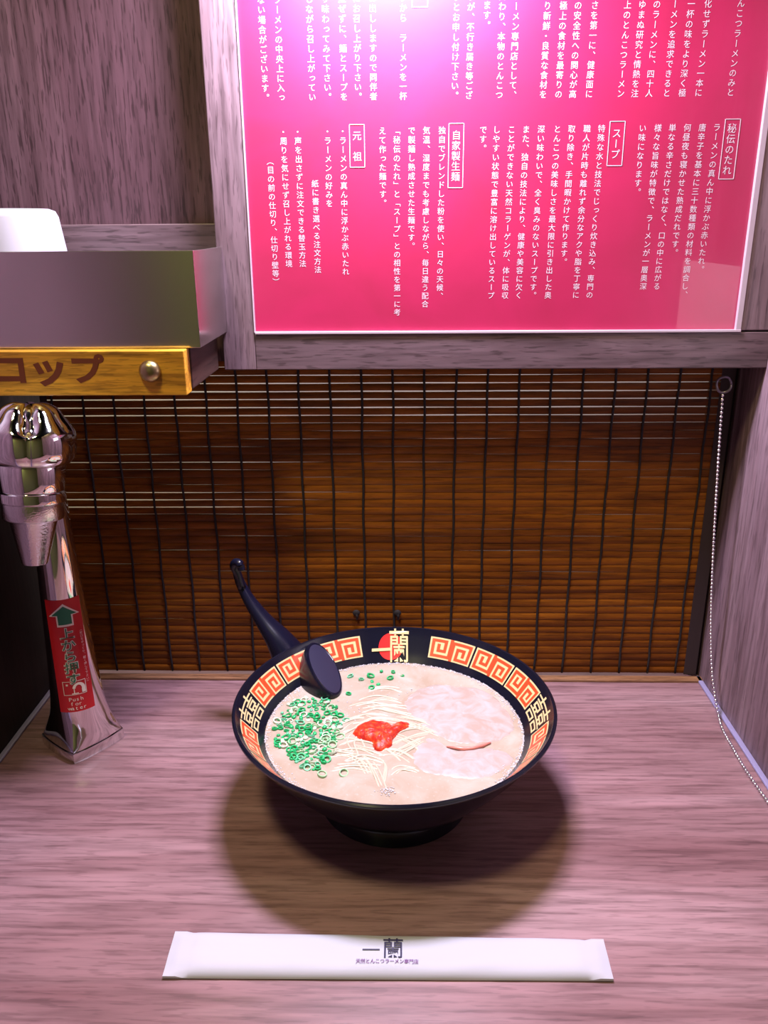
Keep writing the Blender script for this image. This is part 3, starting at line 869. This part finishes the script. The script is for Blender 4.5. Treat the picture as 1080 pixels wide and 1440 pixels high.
loft(bm, [[FC+FN*h+MJ*(RA*f*math.cos(2*PI*k/n))+MN*(RB*f*math.sin(2*PI*k/n)) for k in range(n)] for f, h in ((.93, -.0010), (.91, -.0004), (.85, -.0003))], True, True)
bmesh.ops.recalc_face_normals(bm, faces=bm.faces)
o = obj('flat_base', bm, M_FOOT, sp, True, 30); o['label'] = 'satin oval base of the spoon'
hk = cl[0]
bm = bmesh.new()
hp = [at(340, 826, 1, .553), at(334, 806, 1, .551), at(329, 796, 1, .549), at(332, 791, 1, .547), at(338, 794, 1, .545), at(340, 802, 1, .544)]
tube(bm, smooth_path(hp, 4), [.0030]*5+[.0032]*12+[.0026]*4, 12)
obj('hook', bm, M_SPOON, sp, True)

# ------------------------------------------------------------------ chopstick sleeve
cw = thing('chopstick_sleeve', 'white paper chopstick sleeve lying on the counter in front of the bowl', 'chopsticks', (-.009, .333, 0))
corners = [at(228, 1371, 2, .003), at(863, 1375, 2, .003), at(849, 1317, 2, .004), at(246, 1306, 2, .004)]
def onw(u, v, off=0.0):
    a = corners[0].lerp(corners[1], u); b = corners[3].lerp(corners[2], u); p = a.lerp(b, v)
    e = min(1, min(u, 1-u)/.06); s = math.sin(PI*min(1, max(0, v)))
    hgt = .0012+.0040*e*(abs(s)**.45)+.0005*math.sin(v*9)*e+.0004*noise.noise(Vector((u*9, v*3, 2)))
    if u < .03 or u > .97: hgt += .0010
    return Vector((p.x, p.y, hgt+off))
bm = bmesh.new(); NU, NV = 70, 16
topg = [[bm.verts.new(onw(i/NU, j/NV)) for j in range(NV+1)] for i in range(NU+1)]
botg = [[bm.verts.new(Vector((v.co.x, v.co.y, .0006 if .1 < i/NU < .9 else .0006))) for v in r] for i, r in enumerate(topg)]
for i in range(NU):
    for j in range(NV):
        bm.faces.new((topg[i][j], topg[i+1][j], topg[i+1][j+1], topg[i][j+1]))
        bm.faces.new((botg[i][j], botg[i][j+1], botg[i+1][j+1], botg[i+1][j]))
    bm.faces.new((botg[i][0], botg[i+1][0], topg[i+1][0], topg[i][0]))
    bm.faces.new((topg[i][NV], topg[i+1][NV], botg[i+1][NV], botg[i][NV]))
for i in (0, NU):
    for j in range(NV):
        q = (topg[i][j], topg[i][j+1], botg[i][j+1], botg[i][j])
        bm.faces.new(q if i == 0 else q[::-1])
bmesh.ops.recalc_face_normals(bm, faces=bm.faces)
pw = obj('paper_sleeve', bm, M_PAPER, cw, True, 40)
LW, LH = (corners[1]-corners[0]).length, (corners[3]-corners[0]).length
bm = bmesh.new()
put_glyph(bm, '一', lambda a, b: onw(.463+a*.0100/LW, .545+b*.0100/LH, .0004), .0)
put_glyph(bm, '蘭', lambda a, b: onw(.513+a*.0118/LW, .585+b*.0150/LH, .0004), .004)
o = obj('printed_crest', bm, M_INK, pw)
bm = bmesh.new()
for i, c_ in enumerate('天然とんこつラーメン専門店'):
    put_glyph(bm, c_, lambda a, b: onw(.500+((i-6)*.00252+a*.0026)/LW, .265+b*.0031/LH, .0004), .01)
obj('printed_words', bm, M_INK2, pw)

COL.objects.unlink(_fo); bpy.data.objects.remove(_fo)
